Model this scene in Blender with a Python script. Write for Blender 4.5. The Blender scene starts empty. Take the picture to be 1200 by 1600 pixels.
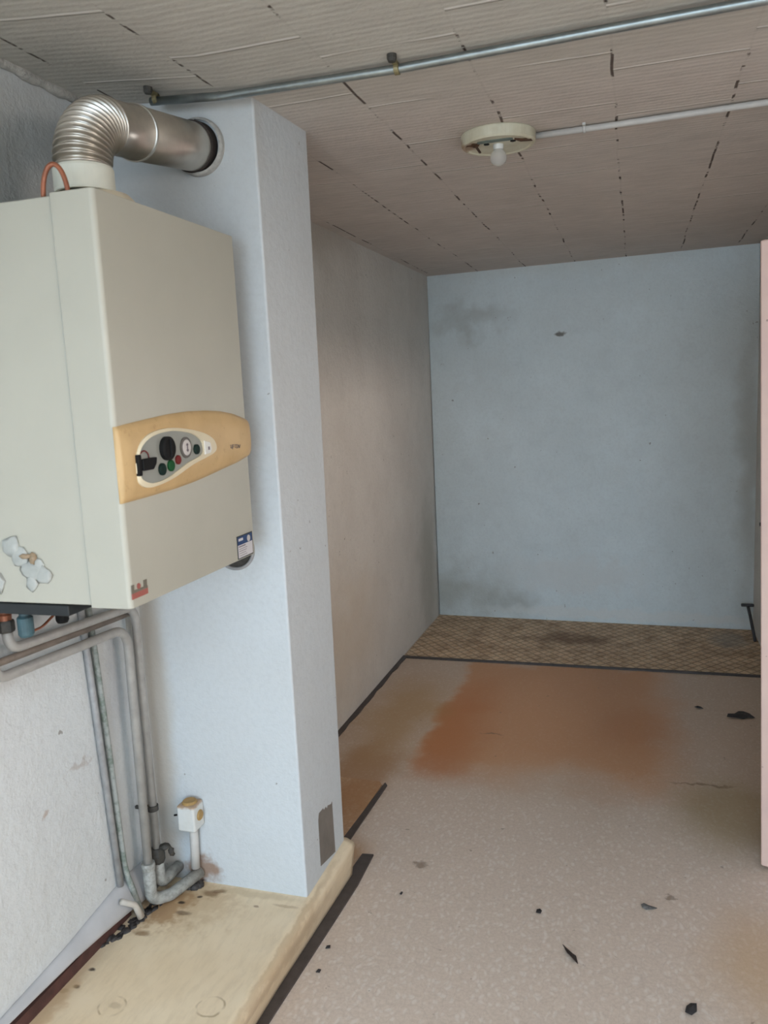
import bpy, bmesh, math, random
from mathutils import Vector, Matrix, noise as mnoise
C = bpy.context.scene.collection
S = bpy.context.scene
rnd = random.Random(7)

# ------------------------------------------------------------------ camera
EYE = 1.5
F_PX, YAW, PITCH, ROLL = 1275.3, -0.30271, -0.14713, 0.04749
def cam_axes():
    cy, sy = math.cos(YAW), math.sin(YAW); cp, sp = math.cos(PITCH), math.sin(PITCH)
    cr, sr = math.cos(ROLL), math.sin(ROLL)
    f = Vector((sy*cp, cy*cp, sp)); r = Vector((cy, -sy, 0)); d = -(r.cross(f))
    return cr*r + sr*d, -sr*r + cr*d, f
cr_, cd_, cf_ = cam_axes()
cam = bpy.data.cameras.new('camera'); camo = bpy.data.objects.new('camera', cam); C.objects.link(camo)
cam.sensor_fit = 'VERTICAL'; cam.sensor_height = 24.0; cam.lens = F_PX/1600*24.0
cam.clip_start = 0.02
camo.matrix_world = Matrix(((cr_.x, -cd_.x, -cf_.x, 0), (cr_.y, -cd_.y, -cf_.y, 0), (cr_.z, -cd_.z, -cf_.z, EYE), (0, 0, 0, 1)))
S.camera = camo
cam.dof.use_dof = True; cam.dof.focus_distance = 3.0; cam.dof.aperture_fstop = 4.5

# ------------------------------------------------------------------ daylight
W = bpy.data.worlds.new('sky'); S.world = W; W.use_nodes = True
bg = W.node_tree.nodes['Background']; bg.inputs[1].default_value = 6.5
# overcast sky: cool ahead of the front doorway, tinted warmer and brighter on the right to warm the side light
_t = W.node_tree; _tc = _t.nodes.new('ShaderNodeTexCoord'); _sp = _t.nodes.new('ShaderNodeSeparateXYZ'); _mr = _t.nodes.new('ShaderNodeMapRange'); _mx = _t.nodes.new('ShaderNodeMix'); _mx.data_type = 'RGBA'
_t.links.new(_tc.outputs['Generated'], _sp.inputs[0]); _t.links.new(_sp.outputs[0], _mr.inputs[0])
_mr.inputs[1].default_value = 0.35; _mr.inputs[2].default_value = 0.85
_t.links.new(_mr.outputs[0], _mx.inputs[0]); _mx.inputs[6].default_value = (0.58, 0.75, 0.92, 1); _mx.inputs[7].default_value = (1.50, 1.32, 1.20, 1)
_t.links.new(_mx.outputs[2], bg.inputs[0])
OPEN = (-1.26, 1.24, 2.12)      # open garage doorway behind the camera: x0, x1, top
FRONT_Y = -4.0
pl = bpy.data.lights.new('daylight', 'AREA'); pl.shape = 'RECTANGLE'; pl.size = OPEN[1]-OPEN[0]; pl.size_y = OPEN[2]
plo = bpy.data.objects.new('daylight', pl); C.objects.link(plo)
plo.location = ((OPEN[0]+OPEN[1])/2, FRONT_Y+0.0, OPEN[2]/2); plo.rotation_euler = (math.radians(90), 0, 0)
pl.cycles.is_portal = True
SIDE = (0.0, 0.72, 1.1, 1.95)    # unseen opening added in the right wall to light right-facing sides: y0, y1, z0, z1
sl = bpy.data.lights.new('side_fill_portal', 'AREA'); sl.shape = 'RECTANGLE'; sl.size = SIDE[1]-SIDE[0]; sl.size_y = SIDE[3]-SIDE[2]
slo = bpy.data.objects.new('side_fill_portal', sl); C.objects.link(slo)
slo.location = (1.30, (SIDE[0]+SIDE[1])/2, (SIDE[2]+SIDE[3])/2); slo.rotation_euler = (math.radians(90), 0, math.radians(90))
sl.cycles.is_portal = True
HIGH = (3.2, 3.9, 1.15, 1.45)  # opening added to brighten the alcove, hidden behind the open door: y0, y1, z0, z1
hl = bpy.data.lights.new('alcove_fill_portal', 'AREA'); hl.shape = 'RECTANGLE'; hl.size = HIGH[1]-HIGH[0]; hl.size_y = HIGH[3]-HIGH[2]
hlo = bpy.data.objects.new('alcove_fill_portal', hl); C.objects.link(hlo)
hlo.location = (0.68, (HIGH[0]+HIGH[1])/2, (HIGH[2]+HIGH[3])/2); hlo.rotation_euler = (math.radians(90), 0, math.radians(90))
hl.cycles.is_portal = True
ROOF = (-0.75, 0.75, -1.35, -0.15)   # unseen ceiling opening added behind the camera to light the floor: x0, x1, y0, y1
rl = bpy.data.lights.new('roof_fill_portal', 'AREA'); rl.shape = 'RECTANGLE'; rl.size = ROOF[1]-ROOF[0]; rl.size_y = ROOF[3]-ROOF[2]
rlo = bpy.data.objects.new('roof_fill_portal', rl); C.objects.link(rlo); rlo.location = ((ROOF[0]+ROOF[1])/2, (ROOF[2]+ROOF[3])/2, 2.30)
rl.cycles.is_portal = True
S.view_settings.view_transform = 'Standard'; S.view_settings.look = 'None'
S.view_settings.exposure = 0.78; S.view_settings.gamma = 1.0; S.view_settings.use_curve_mapping = False

# ------------------------------------------------------------------ material helpers
class NT:
    def __init__(s, name, rough=0.8, metal=0.0):
        s.m = bpy.data.materials.new(name); s.m.use_nodes = True; s.t = s.m.node_tree; s.n = s.t.nodes
        s.b = s.n['Principled BSDF']; s.b.inputs['Roughness'].default_value = rough; s.b.inputs['Metallic'].default_value = metal
        s.pos = s.n.new('ShaderNodeNewGeometry').outputs['Position']
    def link(s, a, b): s.t.links.new(a, b)
    def _in(s, sock, v):
        if isinstance(v, (int, float)): sock.default_value = v
        elif isinstance(v, (tuple, list)):
            sock.default_value = tuple(v) if len(v) == len(sock.default_value) else tuple(v)+(1,)
        else: s.link(v, sock)
    def math(s, op, a, b=None, c=None, clamp=False):
        n = s.n.new('ShaderNodeMath'); n.operation = op; n.use_clamp = clamp
        s._in(n.inputs[0], a)
        if b is not None: s._in(n.inputs[1], b)
        if c is not None: s._in(n.inputs[2], c)
        return n.outputs[0]
    def vmath(s, op, a, b=None):
        n = s.n.new('ShaderNodeVectorMath'); n.operation = op; s._in(n.inputs[0], a)
        if b is not None: s._in(n.inputs[1], b)
        return n.outputs['Value'] if op in ('LENGTH', 'DOT_PRODUCT') else n.outputs[0]
    def sep(s, v=None):
        n = s.n.new('ShaderNodeSeparateXYZ'); s._in(n.inputs[0], s.pos if v is None else v); return n.outputs
    def comb(s, x, y, z):
        n = s.n.new('ShaderNodeCombineXYZ')
        for i, v in enumerate((x, y, z)): s._in(n.inputs[i], v)
        return n.outputs[0]
    def noise(s, scale, detail=4, rough=0.55, vec=None, out='Fac', dist=0):
        n = s.n.new('ShaderNodeTexNoise'); n.inputs['Scale'].default_value = scale; n.inputs['Detail'].default_value = detail
        n.inputs['Roughness'].default_value = rough; n.inputs['Distortion'].default_value = dist
        s._in(n.inputs['Vector'], s.pos if vec is None else vec); return n.outputs[out]
    def vor(s, scale, vec=None, feature='F1', out='Distance', rnd=1.0):
        n = s.n.new('ShaderNodeTexVoronoi'); n.feature = feature; n.inputs['Scale'].default_value = scale
        n.inputs['Randomness'].default_value = rnd
        s._in(n.inputs['Vector'], s.pos if vec is None else vec); return n.outputs[out]
    def rng(s, v, a, b, c=0.0, d=1.0, smooth=False):
        n = s.n.new('ShaderNodeMapRange'); s._in(n.inputs[0], v)
        if smooth: n.interpolation_type = 'SMOOTHSTEP'
        for i, q in enumerate((a, b, c, d)): s._in(n.inputs[i+1], q)
        return n.outputs[0]
    def mix(s, f, a, b, mode='MIX'):
        n = s.n.new('ShaderNodeMix'); n.data_type = 'RGBA'; n.blend_type = mode
        s._in(n.inputs[0], f); s._in(n.inputs[6], a); s._in(n.inputs[7], b); return n.outputs[2]
    def stain(s, c, r, soft=0.5, wob=0.15, wscale=6):
        """soft-edged ellipsoid mask in world space with a wobbly outline (dirt, and shade put into the colour)"""
        w = s.vmath('SUBTRACT', s.noise(wscale, 3, out='Color'), (0.5, 0.5, 0.5))
        w = s.vmath('MULTIPLY', w, (wob*2, wob*2, wob*2))
        p = s.vmath('SUBTRACT', s.vmath('ADD', s.pos, w), c)
        d = s.vmath('LENGTH', s.vmath('DIVIDE', p, r))
        return s.rng(d, 1-soft, 1.0, 1.0, 0.0, True)
    def color(s, v): s._in(s.b.inputs['Base Color'], v)
    def bump(s, h, dist=0.002, strength=1.0):
        n = s.n.new('ShaderNodeBump'); n.inputs['Distance'].default_value = dist; n.inputs['Strength'].default_value = strength
        s._in(n.inputs['Height'], h); s.link(n.outputs[0], s.b.inputs['Normal'])

def flat(name, col, rough=0.5, metal=0.0, var=0.12, vscale=25, bump=0.0, spec=None):
    m = NT(name, rough, metal)
    n = m.noise(vscale, 4)
    dark = tuple(c*(1-var*2) for c in col); m.color(m.mix(m.rng(n, 0.35, 0.75), col, dark))
    if bump: m.bump(m.noise(vscale*4, 3), bump)
    if spec is not None: m.b.inputs['Specular IOR Level'].default_value = spec
    return m.m

# painted plaster walls
def plaster(name, base, cool, stains_and_shade=(), fine=0.0016, patch=0.35):
    m = NT(name, 0.9)
    m.b.inputs['Specular IOR Level'].default_value = 0.2
    c = m.mix(m.rng(m.noise(2.2, 5, 0.6), 0.35, 0.65), base, cool)
    c = m.mix(m.math('MULTIPLY', m.rng(m.noise(9, 5, 0.7), 0.5, 0.75), patch), c, tuple(x*0.86 for x in base))
    c = m.mix(m.math('MULTIPLY', m.rng(m.noise(70, 3, 0.6), 0.45, 0.7), 0.18), c, tuple(x*0.75 for x in base))
    sp = m.rng(m.noise(38, 2, 0.5), 0.745, 0.77)
    c = m.mix(m.math('MULTIPLY', sp, 0.6), c, (0.16, 0.13, 0.10))
    for (ctr, r, col, amt, soft, wob, ws) in stains_and_shade:
        c = m.mix(m.math('MULTIPLY', m.stain(ctr, r, soft, wob, ws), amt), c, col)
    m.color(c)
    h = m.math('ADD', m.math('MULTIPLY', m.noise(45, 4, 0.6), 1.0), m.math('MULTIPLY', m.noise(6, 3), 2.0))
    h = m.math('ADD', h, m.math('MULTIPLY', m.noise(170, 2), 0.35))
    m.bump(h, fine*2)
    return m.m
M = {}
M['wall_back'] = plaster('white_plaster_back', (0.71, 0.775, 0.785), (0.77, 0.85, 0.87), [
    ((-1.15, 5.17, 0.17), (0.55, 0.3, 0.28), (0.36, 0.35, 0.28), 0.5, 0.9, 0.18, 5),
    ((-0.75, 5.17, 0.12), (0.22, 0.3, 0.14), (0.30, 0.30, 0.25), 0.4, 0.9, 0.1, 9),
    ((-0.35, 5.14, 0.30), (0.6, 0.3, 0.16), (0.74, 0.76, 0.75), 0.6, 0.7, 0.2, 7),
    ((-0.44, 5.14, 1.79), (0.045, 0.2, 0.014), (0.10, 0.08, 0.06), 0.8, 0.6, 0.02, 30),
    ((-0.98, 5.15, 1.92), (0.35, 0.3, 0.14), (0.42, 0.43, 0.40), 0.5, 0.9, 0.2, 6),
    ((0.0, 5.12, 0.06), (1.2, 0.3, 0.045), (0.78, 0.79, 0.77), 0.6, 0.6, 0.05, 14),
    ((0.62, 5.1, 1.0), (0.10, 0.3, 1.4), (0.46, 0.46, 0.42), 0.6, 0.9, 0.1, 4),  # shade along the right edge, put into the colour
    ((-0.35, 5.12, 2.25), (1.4, 0.3, 0.16), (0.60, 0.60, 0.55), 0.4, 0.9, 0.15, 4)])  # greyer band under the ceiling
M['wall_side'] = plaster('grimy_plaster_alcove', (0.64, 0.60, 0.55), (0.70, 0.665, 0.615), [
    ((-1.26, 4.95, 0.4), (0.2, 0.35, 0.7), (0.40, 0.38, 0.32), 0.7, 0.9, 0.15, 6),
    ((-1.26, 3.4, 0.4), (0.2, 0.8, 0.45), (0.60, 0.50, 0.38), 0.5, 0.9, 0.15, 5),
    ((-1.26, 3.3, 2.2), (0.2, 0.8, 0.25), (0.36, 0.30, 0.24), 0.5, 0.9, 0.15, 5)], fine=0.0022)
M['wall_main'] = plaster('white_plaster_left', (0.60, 0.62, 0.625), (0.63, 0.66, 0.67), [
    ((-1.32, 1.60, 0.62), (0.1, 0.07, 0.012), (0.42, 0.38, 0.36), 0.6, 0.7, 0.05, 20),
    ((-1.32, 1.46, 0.56), (0.1, 0.014, 0.01), (0.42, 0.33, 0.28), 0.7, 0.7, 0.02, 30),
    ((-1.32, 1.76, 0.80), (0.1, 0.06, 0.25), (0.40, 0.40, 0.42), 0.55, 0.9, 0.06, 8),
    ((-1.32, 1.3, 0.93), (0.1, 0.25, 0.06), (0.50, 0.46, 0.42), 0.6, 0.9, 0.06, 8),
    ((-1.32, 1.5, 2.0), (0.1, 0.9, 0.45), (0.42, 0.42, 0.40), 0.7, 0.8, 0.1, 4)], patch=0.2)  # last entry: darker upper part of the wall
M['pier'] = plaster('white_plaster_pier', (0.565, 0.59, 0.60), (0.585, 0.62, 0.64), [
    ((-1.15, 1.9, 2.15), (0.6, 0.1, 0.35), (0.50, 0.49, 0.46), 0.6, 0.9, 0.08, 5),  # light falling off towards the top, painted as a darker tone
    ((-1.29, 1.9, 0.6), (0.07, 0.1, 0.9), (0.50, 0.45, 0.38), 0.7, 0.8, 0.03, 7),
    ((-1.19, 1.9, 0.17), (0.07, 0.06, 0.07), (0.25, 0.13, 0.06), 0.8, 0.6, 0.05, 25)], fine=0.0008, patch=0.12)
M['wall_plain'] = plaster('white_plaster_front', (0.62, 0.60, 0.57), (0.66, 0.65, 0.63))

# ceiling of ribbed hollow blocks, painted over: joints across every 0.34 m in rows 0.295 m wide
m = NT('painted_block_ceiling', 0.92); m.b.inputs['Specular IOR Level'].default_value = 0.15
wob = m.math('MULTIPLY', m.math('SUBTRACT', m.noise(3, 2), 0.5), 0.02)
X, Y, Z = m.sep()[:3]
u = m.math('DIVIDE', m.math('ADD', m.math('ADD', X, 0.93), m.math('ADD', wob, m.math('MULTIPLY', Y, 0.0))), 0.293)
ui = m.math('FLOOR', u); uf = m.math('SUBTRACT', u, ui)
odd = m.math('MODULO', m.math('ADD', ui, 20.0), 2.0)
ph = m.math('ADD', 0.27, m.math('MULTIPLY', odd, -0.23))
v = m.math('DIVIDE', m.math('ADD', m.math('SUBTRACT', Y, ph), wob), 0.34)
vf = m.math('FRACT', v)
edge = lambda f, sz: m.math('MULTIPLY', m.math('MINIMUM', f, m.math('SUBTRACT', 1.0, f)), sz)
eu = edge(uf, 0.293); ev = edge(vf, 0.34)
crack = m.rng(eu, 0.0016, 0.0042, 1.0, 0.0)
gap = m.rng(m.noise(6.5, 4, 0.75), 0.53, 0.57)
crack_d = m.math('MULTIPLY', crack, gap)
ridge = m.rng(ev, 0.002, 0.007, 1.0, 0.0)
ridge_p = m.math('MULTIPLY', ridge, m.rng(m.noise(2.3, 2, 0.5), 0.42, 0.54))
rib = m.math('SINE', m.math('MULTIPLY', Y, 2*math.pi/0.0225))
base = m.mix(m.rng(m.noise(3.5, 4, 0.6), 0.35, 0.7), (0.66, 0.585, 0.53), (0.59, 0.525, 0.475))
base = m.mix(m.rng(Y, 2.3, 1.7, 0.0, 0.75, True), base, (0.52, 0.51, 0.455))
base = m.mix(m.math('MULTIPLY', m.rng(m.noise(60, 3, 0.7, vec=m.comb(m.math('MULTIPLY', X, 0.12), Y, 0)), 0.4, 0.7), 0.3), base, (0.30, 0.26, 0.23))
base = m.mix(m.math('MULTIPLY', m.rng(rib, 0.2, 1.0), 0.08), base, (0.26, 0.22, 0.20))
base = m.mix(m.math('MULTIPLY', ridge_p, 0.7), base, (0.80, 0.76, 0.70))
base = m.mix(m.math('MULTIPLY', ridge, 0.10), base, (0.25, 0.21, 0.18))
base = m.mix(m.math('MULTIPLY', crack, 0.07), base, (0.18, 0.14, 0.12))
base = m.mix(m.math('MULTIPLY', crack_d, 0.9), base, (0.07, 0.045, 0.035))
base = m.mix(m.math('MULTIPLY', m.stain((-0.37, 2.48, 2.2), (0.2, 0.2, 0.1), 0.7, 0.08, 10), 0.3), base, (0.30, 0.24, 0.18))
m.color(base)
h = m.math('ADD', m.math('MULTIPLY', rib, -0.07), m.math('MULTIPLY', m.noise(90, 2), 0.4))
h = m.math('ADD', h, m.math('MULTIPLY', crack_d, -1.0)); h = m.math('ADD', h, m.math('MULTIPLY', ridge_p, 1.4))
h = m.math('ADD', h, m.math('MULTIPLY', m.noise(5, 3), 1.2))
m.bump(h, 0.003); M['ceiling'] = m.m

# linoleum with small pale chips
def lino_base(m, c0, c1, chip, scale=46):
    vv = m.vmath('MULTIPLY', m.vmath('ADD', m.pos, m.vmath('MULTIPLY', m.noise(14, 2, out='Color'), (0.05, 0.05, 0.0))), (1.0, 0.62, 1.0))
    d = m.vor(scale, vv, 'F1'); e = m.vor(scale*0.8, vv, 'DISTANCE_TO_EDGE')
    c = m.mix(m.rng(m.noise(110, 3, 0.6), 0.35, 0.65), c0, c1)
    c = m.mix(m.rng(d, 0.18, 0.42, 0.75, 0.0), c, chip)
    return m.mix(m.rng(e, 0.0, 0.05, 0.25, 0.0), c, tuple(x*0.72 for x in c1))
m = NT('speckled_beige_linoleum', 0.62)
c = lino_base(m, (0.69, 0.57, 0.475), (0.62, 0.505, 0.415), (0.745, 0.655, 0.575), 62)
X, Y, Z = m.sep()[:3]
nz = m.math('SUBTRACT', m.noise(3.2, 4, 0.6), 0.5)
nz2 = m.math('SUBTRACT', m.noise(2.6, 4, 0.6, vec=m.vmath('ADD', m.pos, (5, 3, 0))), 0.5)
xs = m.math('ADD', X, m.math('MULTIPLY', nz, 0.22)); ys = m.math('ADD', Y, m.math('MULTIPLY', nz2, 0.5))
# general grime of the inner floor
grime = m.rng(ys, 2.4, 3.3, 0.0, 0.5, True)
c = m.mix(grime, c, m.mix(0.7, c, (0.42, 0.26, 0.135)))
# the rust-orange stain
def box2(x0, x1, y0, y1, sx0, sx1, sy0, sy1):
    a = m.math('MULTIPLY', m.rng(xs, x0-sx0, x0+sx0, 0, 1, True), m.rng(xs, x1-sx1, x1+sx1, 1, 0, True))
    b = m.math('MULTIPLY', m.rng(ys, y0-sy0, y0+sy0, 0, 1, True), m.rng(ys, y1-sy1, y1+sy1, 1, 0, True))
    return m.math('MULTIPLY', a, b)
rust = box2(-0.87, 0.13, 2.98, 4.3, 0.035, 0.14, 0.17, 0.1)
c = m.mix(m.math('MULTIPLY', rust, 0.68), c, (0.56, 0.24, 0.08))
c = m.mix(m.math('MULTIPLY', box2(-0.86, -0.66, 2.9, 3.9, 0.04, 0.12, 0.12, 0.3), 0.6), c, (0.46, 0.145, 0.03))
c = m.mix(m.math('MULTIPLY', m.stain((0.0, 3.5, 0), (0.28, 0.36, 0.5), 0.9, 0.12, 3), 0.3), c, (0.46, 0.17, 0.05))
c = m.mix(m.math('MULTIPLY', m.stain((-0.35, 3.0, 0), (0.35, 0.25, 0.5), 0.8, 0.1, 4), 0.22), c, (0.55, 0.42, 0.30))
c = m.mix(m.math('MULTIPLY', m.stain((-1.05, 2.85, 0), (0.2, 0.5, 0.5), 0.7, 0.1, 4), 0.65), c, (0.36, 0.17, 0.05))
c = m.mix(m.math('MULTIPLY', m.stain((-1.05, 3.5, 0), (0.28, 0.7, 0.5), 0.8, 0.15, 4), 0.6), c, (0.42, 0.25, 0.09))
c = m.mix(m.math('MULTIPLY', m.stain((-0.92, 2.33, 0), (0.13, 0.16, 0.5), 0.9, 0.05, 6), 0.7), c, (0.46, 0.24, 0.08))
c = m.mix(m.math('MULTIPLY', m.stain((0.33, 2.85, 0), (0.32, 0.42, 0.5), 0.8, 0.12, 4), 0.6), c, (0.33, 0.235, 0.10))
c = m.mix(m.math('MULTIPLY', m.stain((0.32, 2.05, 0), (0.22, 0.4, 0.5), 0.9, 0.1, 4), 0.5), c, (0.55, 0.34, 0.15))
c = m.mix(m.math('MULTIPLY', m.rng(m.noise(26, 3, 0.6), 0.70, 0.74), 0.55), c, (0.20, 0.13, 0.08))
for (x, y, rx, ry) in ((-0.66, 2.32, .035, .018), (0.24, 3.05, .16, .012), (-0.60, 3.35, .06, .01), (0.10, 2.32, .02, .01)):
    c = m.mix(m.math('MULTIPLY', m.stain((x, y, 0), (rx, ry, 0.3), 0.7, 0.03, 30), 0.65), c, (0.18, 0.11, 0.06))
m.color(c); m.bump(m.noise(40, 2), 0.0008); M['floor'] = m.m

m = NT('cut_linoleum_piece', 0.5)
c = lino_base(m, (0.55, 0.36, 0.22), (0.46, 0.28, 0.16), (0.58, 0.42, 0.29))
c = m.mix(m.math('MULTIPLY', m.stain((-1.0, 2.75, 0), (0.14, 0.4, 0.4), 0.8, 0.1, 5), 0.6), c, (0.40, 0.19, 0.07))
m.color(c); M['lino_piece'] = m.m

# smooth cream linoleum on the raised step
m = NT('cream_linoleum', 0.5)
c = m.mix(m.rng(m.noise(5, 4, 0.6), 0.35, 0.65), (0.83, 0.69, 0.49), (0.77, 0.62, 0.42))
c = m.mix(m.math('MULTIPLY', m.rng(m.noise(55, 4, 0.7, vec=m.vmath('MULTIPLY', m.pos, (1, 0.25, 1))), 0.45, 0.7), 0.25), c, (0.50, 0.38, 0.24))
def ring(cx, cy, r):
    p = m.vmath('SUBTRACT', m.vmath('ADD', m.pos, m.vmath('MULTIPLY', m.vmath('SUBTRACT', m.noise(30, 2, out='Color'), (0.5, 0.5, 0.5)), (0.012, 0.012, 0))), (cx, cy, 0.13))
    p = m.vmath('MULTIPLY', p, (1, 1, 0)); d = m.math('ABSOLUTE', m.math('SUBTRACT', m.vmath('LENGTH', p), r))
    return m.math('MULTIPLY', m.rng(d, 0.001, 0.004, 1, 0), m.rng(m.noise(22, 2), 0.42, 0.58))
for cx, cy in ((-1.153, 1.416), (-0.93, 1.47)):
    c = m.mix(m.math('MULTIPLY', ring(cx, cy, 0.031), 0.7), c, (0.36, 0.25, 0.13))
for (x, y, rx, ry, a, col) in ((-1.24, 1.78, .11, .12, .8, (0.33, 0.17, 0.07)), (-1.17, 1.80, .16, .15, .4, (0.50, 0.33, 0.17)), (-1.14, 1.855, .035, .02, .75, (0.22, 0.12, 0.05)), (-1.12, 1.87, .03, .014, .8, (0.16, 0.08, 0.03)),
        (-1.276, 1.511, .013, .009, .95, (0.03, 0.02, 0.015)), (-1.279, 1.452, .014, .009, .95, (0.04, 0.025, 0.015)), (-1.30, 1.43, .02, .012, .5, (0.3, 0.18, 0.07)), (-1.23, 1.66, .03, .014, .7, (0.22, 0.12, 0.05)),
        (-1.17, 1.76, .03, .014, .7, (0.14, 0.08, 0.04)), (-1.20, 1.80, .012, .009, .95, (0.04, 0.025, 0.015)), (-1.165, 1.835, .012, .008, .9, (0.05, 0.03, 0.02)), (-1.15, 1.42, .02, .012, .35, (0.3, 0.2, 0.1)),
        (-1.31, 1.30, .06, .35, .6, (0.58, 0.38, 0.20)), (-0.91, 1.85, .05, .008, .5, (0.42, 0.28, 0.15)), (-1.02, 1.88, .18, .02, .4, (0.50, 0.36, 0.2)), (-0.852, 1.7, .012, .5, .45, (0.40, 0.27, 0.15)), (-0.99, 1.83, .012, .008, .7, (0.25, 0.15, 0.08))):
    c = m.mix(m.math('MULTIPLY', m.stain((x, y, .13), (rx, ry, 0.2), 0.6, min(rx, ry)*0.9, 28), a), c, col)
m.color(c); m.bump(m.noise(12, 3), 0.0015); M['cream'] = m.m

# diamond-patterned brown sheet
m = NT('diamond_pattern_sheet', 0.75)
X, Y, Z = m.sep()[:3]
a = m.math('FRACT', m.math('DIVIDE', m.math('ADD', X, m.math('MULTIPLY', Y, 0.85)), 0.062)); b = m.math('FRACT', m.math('DIVIDE', m.math('SUBTRACT', X, m.math('MULTIPLY', Y, 0.85)), 0.062))
ea = m.math('MINIMUM', a, m.math('SUBTRACT', 1.0, a)); eb = m.math('MINIMUM', b, m.math('SUBTRACT', 1.0, b))
ln = m.rng(m.math('MINIMUM', ea, eb), 0.05, 0.13, 1, 0)
c = m.mix(m.rng(m.noise(5, 4, 0.65), 0.35, 0.65), (0.72, 0.51, 0.32), (0.56, 0.37, 0.22))
c = m.mix(m.math('MULTIPLY', m.rng(m.noise(34, 3), 0.4, 0.65), 0.5), c, (0.80, 0.66, 0.48))
c = m.mix(m.math('MULTIPLY', m.rng(m.noise(9, 5, 0.7), 0.45, 0.65), 0.6), c, (0.25, 0.14, 0.075))
c = m.mix(m.math('MULTIPLY', ln, 0.5), c, (0.09, 0.05, 0.03))
c = m.mix(m.math('MULTIPLY', m.stain((-0.35, 4.75, 0), (0.35, 0.16, 0.3), 0.8, 0.15, 6), 0.7), c, (0.14, 0.07, 0.035))
c = m.mix(m.math('MULTIPLY', m.stain((0.5, 4.85, 0), (0.14, 0.25, 0.3), 0.8, 0.1, 6), 0.5), c, (0.30, 0.30, 0.28))
m.color(c); m.bump(m.math('SUBTRACT', 1.0, ln), 0.0015); M['sheet'] = m.m

M['casing'] = flat('cream_enamel', (0.445, 0.435, 0.37), 0.42, var=0.03, vscale=6)
M['lip'] = flat('yellowed_cream_plastic', (0.62, 0.55, 0.42), 0.5, var=0.08)
M['collar'] = flat('cream_collar_plastic', (0.66, 0.66, 0.57), 0.45, var=0.04)
m = NT('yellowed_tan_plastic', 0.45)
c = m.mix(m.rng(m.noise(14, 4), 0.4, 0.7), (0.58, 0.40, 0.195), (0.51, 0.345, 0.165))
c = m.mix(m.math('MULTIPLY', m.rng(m.noise(34, 4, 0.7), 0.60, 0.70), 0.5), c, (0.36, 0.22, 0.10)); m.color(c); M['tan'] = m.m
M['bezel'] = flat('ivory_plastic', (0.74, 0.66, 0.48), 0.4, var=0.03)
M['dial_grey'] = flat('grey_panel_plastic', (0.27, 0.28, 0.25), 0.45, var=0.05)
M['black'] = flat('black_plastic', (0.009, 0.009, 0.009), 0.75, var=0.05, spec=0.2)
M['dark_teal'] = flat('dark_green_button', (0.008, 0.022, 0.018), 0.7, var=0.05, spec=0.2)
M['green'] = flat('green_lamp_plastic', (0.008, 0.075, 0.022), 0.6, var=0.05, spec=0.2)
M['red'] = flat('red_lamp_plastic', (0.15, 0.018, 0.018), 0.6, var=0.05, spec=0.2)
M['gauge_rim'] = flat('gauge_rim_plastic', (0.12, 0.11, 0.10), 0.4, var=0.05)
M['gauge_face'] = flat('gauge_face_paper', (0.55, 0.52, 0.50), 0.5, var=0.03)
M['white_plastic'] = flat('white_plastic', (0.70, 0.70, 0.66), 0.45, var=0.04)
M['print_grey'] = flat('grey_violet_print', (0.17, 0.14, 0.16), 0.6, var=0.02)
M['print_faded'] = flat('faded_lettering', (0.22, 0.165, 0.13), 0.6)
M['blue'] = flat('blue_print', (0.012, 0.05, 0.16), 0.4, var=0.1)
M['label_white'] = flat('label_paper', (0.62, 0.60, 0.62), 0.5, var=0.02)
M['label_edge'] = flat('dark_label_border', (0.03, 0.035, 0.035), 0.5)
M['red_print'] = flat('red_print', (0.36, 0.11, 0.09), 0.5, var=0.05)
M['dark_print'] = flat('dark_print', (0.17, 0.15, 0.115), 0.5, var=0.05)
M['orange_print'] = flat('orange_print', (0.55, 0.25, 0.12), 0.5)
def brushed(name, col, rough, bump=0.0, var=0.72):
    m = NT(name, rough, 0.95)
    m.color(m.mix(m.rng(m.noise(30, 4, 0.65), 0.35, 0.75), col, tuple(x*var for x in col)))
    if bump: m.bump(m.noise(60, 3), bump)
    return m.m
M['flue'] = brushed('stainless_flue', (0.60, 0.56, 0.50), 0.33, var=0.88)
M['flue_dark'] = flat('near_black_gap', (0.035, 0.025, 0.02), 0.9)  # near-black ring around the pipe at the wall
M['steel'] = brushed('galvanised_conduit', (0.36, 0.40, 0.40), 0.42)
M['pipe'] = flat('grey_painted_pipe', (0.37, 0.355, 0.33), 0.34, var=0.12, vscale=30, spec=0.6)
M['pipe_dark'] = flat('grimy_brown_pipe', (0.30, 0.25, 0.21), 0.5, var=0.2, vscale=30)
M['pipe_cream'] = flat('cream_painted_pipe', (0.52, 0.48, 0.42), 0.45, var=0.08)
M['pipe_thin'] = flat('dull_grey_thin_pipe', (0.34, 0.34, 0.34), 0.5, var=0.15, vscale=40)
m = NT('corroded_green_pipe', 0.55)
c = m.mix(m.rng(m.noise(35, 4, 0.7), 0.42, 0.6), (0.34, 0.36, 0.345), (0.17, 0.21, 0.18)); m.color(c); M['pipe_green'] = m.m
m = NT('dirty_fitting', 0.6)
c = m.mix(m.rng(m.noise(45, 4, 0.7), 0.42, 0.62), (0.36, 0.36, 0.335), (0.22, 0.22, 0.20)); m.color(c); M['fitting'] = m.m
M['dark_fitting'] = flat('blackened_valve', (0.055, 0.05, 0.042), 0.7, var=0.25, vscale=60, bump=0.001)
M['conduit_white'] = flat('white_painted_conduit', (0.55, 0.53, 0.50), 0.5, var=0.06)
M['copper'] = flat('dull_copper', (0.36, 0.13, 0.07), 0.45, metal=0.3, var=0.2, vscale=40)
M['brass'] = flat('tarnished_brass', (0.28, 0.24, 0.13), 0.45, metal=0.5, var=0.2)
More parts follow.
